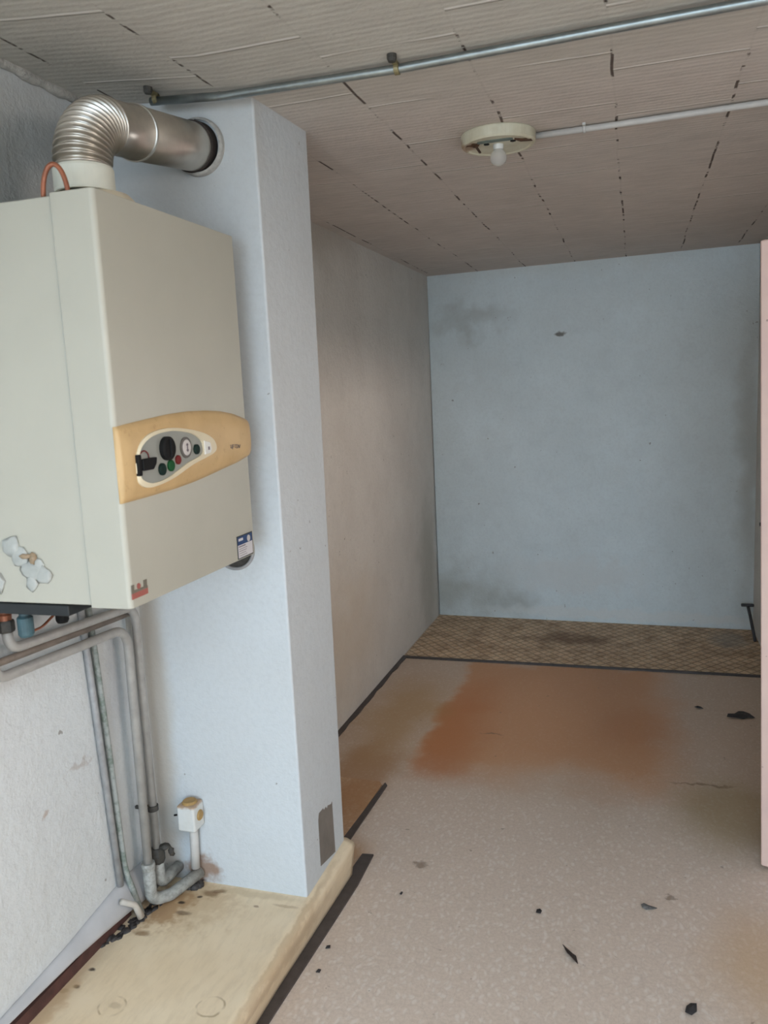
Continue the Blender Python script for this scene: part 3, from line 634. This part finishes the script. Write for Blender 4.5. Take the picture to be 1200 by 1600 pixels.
for k, (w_, t_) in enumerate(((.034, .0022), (.042, .0010), (.038, .0012), (.034, .0010), (.040, .0008))):
    z_ = sz0+.028-k*.0052; prism([(sy0+.007, z_), (sy0+.007+w_, z_), (sy0+.007+w_, z_+t_), (sy0+.007, z_+t_)], BX+0.0010, BX+0.0018, 'x', bm)
part('small_print', bm, 'print_grey', stk)
# little badge at lower left
bm = prism([(1.278, 1.136), (1.330, 1.136), (1.330, 1.147), (1.278, 1.147)], BX, BX+0.0014, 'x'); lathe([(0, 0.0014), (0.0055, 0.0014), (0.0055, 0)], (BX, 1.302, 1.1570), (1, 0, 0), 16, bm)
bd = part('badge', bm, 'red_print', fc)
bm = prism([(1.278, 1.147), (1.330, 1.147), (1.330, 1.152), (1.278, 1.152)], BX, BX+0.0014, 'x')
prism([(1.278, 1.152), (1.286, 1.152), (1.287, 1.163), (1.279, 1.163)], BX, BX+0.0014, 'x', bm); prism([(1.318, 1.152), (1.328, 1.152), (1.329, 1.164), (1.318, 1.164)], BX, BX+0.0014, 'x', bm)
part('badge_print', bm, 'dark_print', bd)
# putty smear on the left flank of the casing
bm = bmesh.new(); ys_ = BY0+0.002
for k, (x, z, rx, rz) in enumerate(((-1.160, 1.235, .022, .020), (-1.145, 1.215, .022, .020), (-1.118, 1.190, .026, .022), (-1.095, 1.180, .020, .018), (-1.122, 1.163, .014, .016), (-1.105, 1.200, .018, .012))): lump(bm, (x, ys_, z), (rx, .0032, rz), k, .22)
cs = [c for c in boiler.children if c.name.startswith('casing')][0]
pt = part('putty_smear', bm, 'putty', cs, smooth=True)
bm = bmesh.new(); lump(bm, (-1.128, ys_-.003, 1.217), (.016, .005, .005), 9); lump(bm, (-1.112, ys_-.002, 1.212), (.008, .006, .010), 11); part('glue_streak', bm, 'putty_brown', pt, smooth=True)
bm = bmesh.new(); lump(bm, (-1.205, ys_, 1.165), (.016, .004, .024), 13); part('putty_smear', bm, 'putty', cs, smooth=True)
# underside: bracket, valves, knob, cables
part('mounting_bracket', bx((-1.30, 1.285, 1.096), (-1.05, 1.56, 1.1185)), 'bracket', boiler, bevel=0.003)
v_ = part('valve', lathe([(0, -.05), (.013, -.05), (.016, -.045), (.016, -.01), (.011, -.005), (.011, .04), (0, .04)], (-1.20, 1.335, 1.085), (0, 0, 1), 20), 'teal', boiler)
part('valve_cap', lathe([(0, 0), (.020, 0), (.022, .004), (.022, .016), (0, .016)], (-1.17, 1.335, 1.094), (0, 0, 1), 6), 'orange', v_)
v_ = part('valve', lathe([(0, -.03), (.012, -.03), (.014, 0), (.010, .004), (.010, .045), (0, .045)], (-1.26, 1.345, 1.075), (0, 0, 1), 20), 'copper', boiler)
part('union_nut', lathe([(.016, -.014), (.018, -.010), (.018, .008), (.016, .012), (0.0, .012)], (-1.26, 1.345, 1.052), (0, 0, 1), 6), 'dark_fitting', v_)
v_ = part('valve', lathe([(0, -.01), (.008, -.01), (.008, .02), (.011, .022), (.011, .05), (0, .05)], (-1.20, 1.446, 1.062), (0, 0, 1), 16), 'brass', boiler)
part('round_knob', lathe([(0, -.018), (.011, -.018), (.014, -.012), (.014, .010), (.010, .014), (0, .014)], (-1.20, 1.446, 1.050), (0, 0, 1), 18), 'black', v_)
part('drain_plug', lathe([(0, -.016), (.016, -.016), (.018, -.01), (.018, .02), (0, .02)], (-1.19, 1.53, 1.085), (0, 0, 1), 18), 'black', boiler)
part('cable', tube(fillet([(-1.20, 1.335, 1.04), (-1.215, 1.40, 1.035), (-1.215, 1.45, 1.055), (-1.2, 1.49, 1.10)], .05), .0028, 8), 'copper', boiler, smooth=True)

# ------------------------------------------------------------------ flue elbow
flue = empty('flue_elbow', (FX, FY, BZ1+0.02), 'shiny corrugated metal flue elbow rising from the boiler into the chimney breast', 'flue')
part('collar', lathe([(0.050, 0.0), (0.0560, 0.0), (0.0575, 0.004), (0.0575, 0.042), (0.055, 0.047), (FR-.001, 0.048)], (FX, FY, BZ1+0.036), (0, 0, 1), 48), 'collar', flue, smooth=False)
RB = 0.105; zc0 = 1.956; TE = math.radians(82); zs = BZ1+0.07
ax = Vector((0, math.sin(TE), math.cos(TE)))
pts = [(FX, FY, zs), (FX, FY, zc0-0.002)]; NB = 240
arc = [(FX, FY+RB-RB*math.cos(t*TE/NB), zc0+RB*math.sin(t*TE/NB)) for t in range(NB+1)]
RIBS = 15
def rad(i): return FR + 0.0042*math.sin(i/NB*RIBS*2*math.pi)*min(1, i/8, (NB-i)/8)
part('corrugated_bend', tube(pts+arc, [FR, FR]+[rad(i) for i in range(NB+1)], 48, cap=False), 'flue', flue, smooth=True)
e0 = Vector(arc[-1]); SL = (1.93-e0.y)/ax.y
part('straight_pipe', tube([e0-ax*.002, e0+ax*.095, e0+ax*.096, e0+ax*SL], [FR+0.001, FR+0.001, FR+0.0035, FR+0.0035], 48, cap=False), 'flue', flue, smooth=True)
part('seam_ring', lathe([(FR+.002, -.004), (FR+.0062, -.003), (FR+.0062, .003), (FR+.002, .004)], e0+ax*.10, ax, 48), 'flue', flue)
gp = e0+ax*((1.868-e0.y)/ax.y); ZF = gp.z
part('sealing_gap', lathe([(FR+.002, 0.0), (FR+.0075, 0.0), (FR+.0075, .03), (FR+.002, .03)], gp, ax, 48), 'flue_dark', flue)
o = link('flue_wall_ring', lathe([(FR+.0085, .0), (FR+.014, 0.002), (FR+.0155, .008), (FR+.0155, .026)], (FX+0.010, 1.877, ZF+0.002), (0, 1, 0), 48), 'mortar', smooth=True)
tag(o, 'rough plaster ring around the flue hole in the chimney breast', 'wall ring')
o = link('copper_loop', tube([(-0.992+0.022*math.cos(t), 1.297+0.006*math.cos(t), BZ1-0.005+0.058*math.sin(t)) for t in [k*math.pi/20 for k in range(21)]], .0045, 10), 'copper', smooth=True)
tag(o, 'small bent copper tube loop standing on top of the boiler beside the flue collar', 'tube')
# round vent ring low behind the boiler
vent = empty('round_vent', (-0.985, 1.90, 1.11), 'round metal vent ring on the chimney breast, peeping out under the boiler', 'vent')
part('vent_rim', lathe([(.050, .0), (.050, -.006), (.053, -.009), (.058, -.006), (.059, 0.002)], (-1.008, 1.90, 1.109), (0, 1, 0), 40), 'pipe_thin', vent, smooth=True)
part('vent_mouth', lathe([(0, -.003), (.051, -.003), (.051, .002), (0, .002)], (-1.008, 1.90, 1.109), (0, 1, 0), 40), 'dark_fitting', vent)

# ------------------------------------------------------------------ heating pipes under the boiler
PX = -1.262
def pipe(name, label, pts, r, mat, fil=.035, group=None, n=16):
    root = empty(name, pts[-1], label, 'pipe', group)
    part('pipe_run', tube(fillet(pts, fil, 9), r, n), mat, root, smooth=True); return root
pa = pipe('heating_pipe', 'upper grey heating pipe from the boiler, dropping nearest the chimney breast', [(PX, 1.347, 1.12), (PX, 1.350, 0.998), (PX, 1.799, 0.972), (PX, 1.797, 0.275)], .0112, 'pipe', [.032, .045])
part('pipe_clip', lathe([(.0115, -.008), (.015, -.007), (.015, .007), (.0115, .008)], (PX, 1.797, .405), (0, 0, 1), 20), 'dark_fitting', pa)
part('wall_bracket', bx((-1.315, 1.792, .398), (-1.27, 1.80, .406)), 'dark_fitting', pa)
part('union_nut', lathe([(.0, .026), (.015, .026), (.019, .020), (.021, .006), (.021, -.012), (.017, -.018), (0, -.018)], (PX, 1.797, .262), (0, 0, 1), 8), 'dark_fitting', pa)
part('elbow', tube(fillet([(PX, 1.797, .25), (PX, 1.797, .180), (PX-.002, 1.895, .172)], .03, 8), .0165, 18), 'fitting', pa, smooth=True)
bm = bmesh.new(); lump(bm, (-1.238, 1.800, .292), (.016, .010, .008), 2); lump(bm, (-1.222, 1.805, .276), (.008, .008, .014), 3); part('valve_lever', bm, 'dark_fitting', pa, smooth=True)
pb = pipe('heating_pipe', 'lower grey heating pipe turning down to a thick elbow at the floor corner', [(PX, 1.300, 1.12), (PX, 1.300, 0.948), (PX, 1.757, 0.925), (PX, 1.752, 0.235)], .0118, 'pipe', [.036, .055])
part('elbow', tube(fillet([(PX, 1.752, .262), (PX, 1.752, .158), (-1.232, 1.800, .150), (-1.195, 1.90, .162)], [.035, .03], 8), .0165, 18), 'fitting', pb, smooth=True)
part('joint_collar', lathe([(.0, .008), (.0175, .008), (.019, 0), (.0175, -.012), (0, -.012)], (PX, 1.752, .262), (0, 0, 1), 20), 'fitting', pb)
pipe('branch_pipe', 'slim brown-stained pipe running between the two grey heating pipes', [(-1.286, 1.31, 1.10), (-1.286, 1.31, 0.972), (-1.286, 1.83, 0.948)], .0085, 'pipe_dark', .03)
pipe('branch_pipe', 'slim cream pipe standing in the corner behind the grey heating pipes', [(-1.296, 1.815, 1.10), (-1.296, 1.815, 0.20)], .0075, 'pipe_cream', .03)
pipe('gas_pipe', 'left thin grey pipe flat against the left wall', [(-1.309, 1.640, 1.12), (-1.309, 1.668, 0.62), (-1.309, 1.690, 0.235)], .0085, 'pipe_thin', .3)
pg = pipe('gas_pipe', 'right thin pipe with green corrosion flat against the left wall', [(-1.309, 1.668, 1.12), (-1.309, 1.698, 0.62), (-1.306, 1.710, 0.27), (-1.276, 1.724, 0.136)], .0080, 'pipe_green', .3)
o = link('pipe_stub', tube(fillet([(-1.286, 1.655, .215), (-1.270, 1.690, .185), (-1.262, 1.700, .145)], .02), [.008]*9+[.010], 14), 'pipe_cream', smooth=True)
tag(o, 'short pale pipe stub with open end at the grey skirting', 'pipe')
# tarry dirt in the corner
bm = bmesh.new()
for k in range(70):
    t = k/69; x = -1.303+0.055*t+rnd.uniform(-.014, .018); y = 1.60+0.27*t+rnd.uniform(-.01, .01); s = rnd.uniform(.5, 1.1)
    lump(bm, (x, y, .1285), (.012*s, .015*s, .007*s), k, .4, 1)
for k in range(10): lump(bm, (rnd.uniform(-1.24, -1.19), rnd.uniform(1.86, 1.895), .133), (.016, .012, .016*rnd.uniform(.5, 1.2)), 40+k, .4, 1)
o = link('corner_dirt', bm, 'tar', smooth=True); tag(o, 'black crusty dirt heaped in the corner under the pipes', 'dirt', kind='stuff')

# ------------------------------------------------------------------ junction box and its conduit
jb = empty('junction_box', (-1.195, 1.90, .31), 'white surface junction box with rusty top near the bottom of the chimney breast', 'junction box')
part('box_body', bx((-1.223, 1.846, .312), (-1.168, 1.902, .388)), 'box', jb, bevel=.007, seg=3)
part('cable_plug', lathe([(0, .004), (.012, .004), (.015, .001), (.015, -.004)], (-1.167, 1.876, .352), (1, 0, 0), 20), 'box_plug', jb)
part('top_cap', lathe([(0, .006), (.018, .006), (.022, 0)], (-1.195, 1.874, .388), (0, 0, 1), 20), 'box_plug', jb)
part('cable_stub', tube([(-1.255, 1.885, .336), (-1.222, 1.880, .346)], .003, 8), 'black', jb)
o = link('cable_conduit', tube([(-1.196, 1.884, .316), (-1.198, 1.884, .24), (-1.200, 1.884, .184)], .0125, 16), 'pipe_thin', smooth=True)
o.data.materials[0] = M['conduit_white']; tag(o, 'short white conduit between the junction box and the step below it', 'conduit')
o = link('wall_patch', prism([(2.004, .160), (2.119, .137), (2.116, .300), (2.106, .297), (2.080, .306), (2.074, .300), (2.066, .310), (2.050, .308), (2.046, .316), (2.012, .318), (2.005, .300)], -0.870, -0.8655, 'x'), 'patch')
tag(o, 'bare grey-brown jagged panel low on the right face of the chimney breast', 'wall patch')

# ------------------------------------------------------------------ ceiling conduit pipes and lamp
cp = empty('metal_conduit', (-0.5, 1.82, 2.19), 'long grey metal pipe crossing the ceiling above the chimney breast', 'pipe')
pts = [(-1.10, 1.822, 2.206), (-0.9, 1.820, 2.190), (-0.5, 1.826, 2.188), (0.10, 1.798, 2.188), (0.6, 1.78, 2.188), (RX, 1.76, 2.188)]
part('pipe_run', tube(pts, .0095, 14), 'steel', cp, smooth=True)
for x, y in ((-1.085, 1.815), (-0.493, 1.815), (0.45, 1.78)):
    bm = lathe([(.010, -.006), (.0128, -.005), (.0128, .005), (.010, .006)], (x, y+.01 if x > -1 else y+.006, cz(x, y)-.016), (1, 0, 0), 18)
    box(bm, (x-.005, y-.030, cz(x, y)-.012), (x+.005, y+.004, cz(x, y)-.004))
    s_ = part('saddle_clip', bm, 'brass', cp)
    part('clip_screw', lathe([(0, -.016), (.008, -.016), (.0105, -.010), (.0105, 0), (0, 0)], (x, y-.028, cz(x, y)+.001), (0, 0, 1), 14), 'dark_fitting', s_)
wc = empty('white_conduit', (0.2, 2.46, 2.19), 'white painted conduit running along the ceiling from the round lamp to the right', 'conduit')
part('pipe_run', tube([(-0.275, 2.474, 2.194), (-0.08, 2.467, 2.193), (0.33, 2.452, 2.193), (0.80, 2.435, 2.193), (RX, 2.42, 2.193)], .0085, 12), 'conduit_white', wc, smooth=True)
bm = lathe([(.009, -.004), (.0115, -.003), (.0115, .003), (.009, .004)], (-0.135, 2.469, 2.1935), (1, 0, 0), 16); box(bm, (-0.139, 2.445, 2.198), (-0.131, 2.462, 2.206)); part('saddle_clip', bm, 'conduit_white', wc)
LX, LY, LZ = -0.372, 2.445, 2.205
lamp = empty('ceiling_lamp', (LX, LY, LZ), 'round cream ceiling lamp base, scorched and missing its cover', 'ceiling lamp')
part('base_dish', lathe([(0, 0), (.104, 0), (.106, -.004), (.104, -.028), (.100, -.033), (.094, -.033), (.090, -.030), (.060, -.029), (0, -.029)], (LX, LY, LZ), (0, 0, 1), 56), 'lamp', lamp)
part('reflector_plate', prism([(LX-.045+.008*math.cos(a), LY-.045+.01*math.sin(a)) for a in [math.pi/2+k*math.pi/6 for k in range(7)]]+[(LX+.040+.008*math.cos(a), LY-.045+.01*math.sin(a)) for a in [-math.pi/2+k*math.pi/6 for k in range(7)]], LZ-.0315, LZ-.024), 'lamp_metal', lamp)
for x, y in ((LX-.030, LY-.020), (LX+.045, LY-.022)):
    part('screw_hole', lathe([(0, -.0310), (.008, -.0310), (.008, -.024)], (x, y, LZ), (0, 0, 1), 14), 'black', lamp)
bm = bmesh.new(); lump(bm, (LX-.062, LY-.030, LZ-.031), (.013, .012, .005), 4); box(bm, (LX-.095, LY-.032, LZ-.0325), (LX-.06, LY-.028, LZ-.026)); box(bm, (LX-.064, LY-.03, LZ-.0325), (LX-.058, LY+.05, LZ-.026)); part('burnt_clip', bm, 'rust', lamp, smooth=False)
bm = prism([(LX+.052, LY-.045), (LX+.066, LY-.020), (LX+.098, LY-.012), (LX+.096, LY-.030), (LX+.07, LY-.034)], LZ-.0345, LZ-.022); part('scorch_crack', bm, 'rust', lamp)
part('lamp_socket', lathe([(0, -.042), (.013, -.042), (.015, -.038), (.015, -.026)], (LX, LY, LZ), (0, 0, 1), 20), 'white_plastic', lamp)
o = link('light_bulb', lathe([(.012, -.040), (.013, -.044), (.019, -.050), (.0235, -.060), (.0235, -.068), (.020, -.077), (.012, -.084), (.005, -.087), (0, -.0875)], (LX-.0, LY, LZ), (0, 0, 1), 28), 'bulb', smooth=True)
tag(o, 'small clear bare bulb hanging from the round ceiling lamp base', 'light bulb')

# ------------------------------------------------------------------ things at the back right
rod = empty('iron_rod', (0.60, 4.98, 0.005), 'dark iron rod with a flat head leaning in the back right corner', 'rod')
part('shaft', tube([(0.640, 4.83, .012), (0.629, 4.96, .115), (0.622, 5.02, .165)], .0085, 10), 'rod', rod, smooth=True)
part('head', bx((0.585, 5.01, .160), (0.655, 5.028, .176)), 'rod', rod, bevel=.004)
o = link('wall_plug', lathe([(0, -.012), (.010, -.012), (.012, 0)], (0.661, 4.82, 0.68), (1, 0, 0), 12), 'rod'); tag(o, 'small dark metal stud on the right wall just beside the pink door edge', 'stud')

# ------------------------------------------------------------------ loose flakes on the floor
def flake(name, label, x, y, pts, mat, curl=.004, rz=0, group=None, cat='debris'):
    bm = bmesh.new(); c, s = math.cos(rz), math.sin(rz); n = len(pts)
    def h(px, py): return .003+curl*(0.5+mnoise.noise(Vector((px*60, py*60, x*9))))
    t = []; b = []
    for px, py in pts:
        X_, Y_ = px*c-py*s, px*s+py*c; z = h(px, py); t.append(bm.verts.new((X_, Y_, z))); b.append(bm.verts.new((X_, Y_, max(.0002, z-.0022))))
    ct = bm.verts.new((0, 0, .003+curl*1.1)); cb = bm.verts.new((0, 0, .0005))
    for i in range(n):
        j = (i+1) % n; bm.faces.new([t[i], t[j], ct]); bm.faces.new([b[j], b[i], cb]); bm.faces.new([t[j], t[i], b[i], b[j]])
    o = link(name, bm, mat); o.location = (x, y, 0); return tag(o, label, cat, group)
flake('bitumen_flake', 'largest dark flake, triangular with ragged edge, on the linoleum near the patterned sheet', .437, 3.735, [(-.055, -.035), (-.048, -.005), (-.02, .012), (.0, .040), (.022, .050), (.045, .03), (.060, -.022), (.035, -.020), (.012, -.034), (-.03, -.030)], 'flake', .010)
flake('bitumen_flake', 'tiny dark triangular flake left of the largest one', .272, 3.80, [(-.018, -.006), (-.004, .014), (.010, .006), (.020, -.008), (0, -.008)], 'flake', .006)
flake('dead_leaf', 'slim dark curled leaf in the middle foreground of the floor', -.164, 2.0, [(-.026, .032), (-.016, .022), (-.008, .020), (.004, .004), (.012, -.006), (.018, -.026), (.008, -.022), (-.004, -.010), (-.012, .004), (-.018, .018)], 'flake_brown', .008)
flake('paint_flake', 'mid-grey pointed flake on the beige floor right of centre', .032, 2.253, [(-.020, .004), (-.012, .012), (.0, .008), (.024, .004), (.012, -.006), (-.006, -.010), (-.016, -.008)], 'flake_grey', .005)
flake('bitumen_flake', 'small dark round flake left of the mid-grey pointed flake', -.268, 2.163, [(-.007, -.008), (-.007, .008), (.002, .011), (.008, .006), (.006, -.008)], 'flake', .005)
flake('bitumen_flake', 'ribbed dark flake nearest the bottom right of the floor', .124, 1.872, [(-.014, -.012), (-.010, .010), (.0, .022), (.014, .020), (.013, -.004), (.0, -.020)], 'flake', .008)
flake('crumb', 'tiny dark crumb on the floor right of the black edging strip end', -.677, 2.16, [(-.003, -.006), (-.003, .006), (.003, .006), (.003, -.006)], 'flake', .003, cat='debris')
flake('crumb', 'small dark crumb beside the black edging strip, the upper of the two there', -.806, 1.88, [(-.006, -.006), (-.006, .005), (.004, .007), (.007, -.003)], 'flake', .004)
flake('crumb', 'tiny dark crumb beside the black edging strip, the one nearer the bottom of the photo', -.798, 1.787, [(-.006, -.004), (-.003, .006), (.006, .004), (.005, -.005)], 'flake', .004)
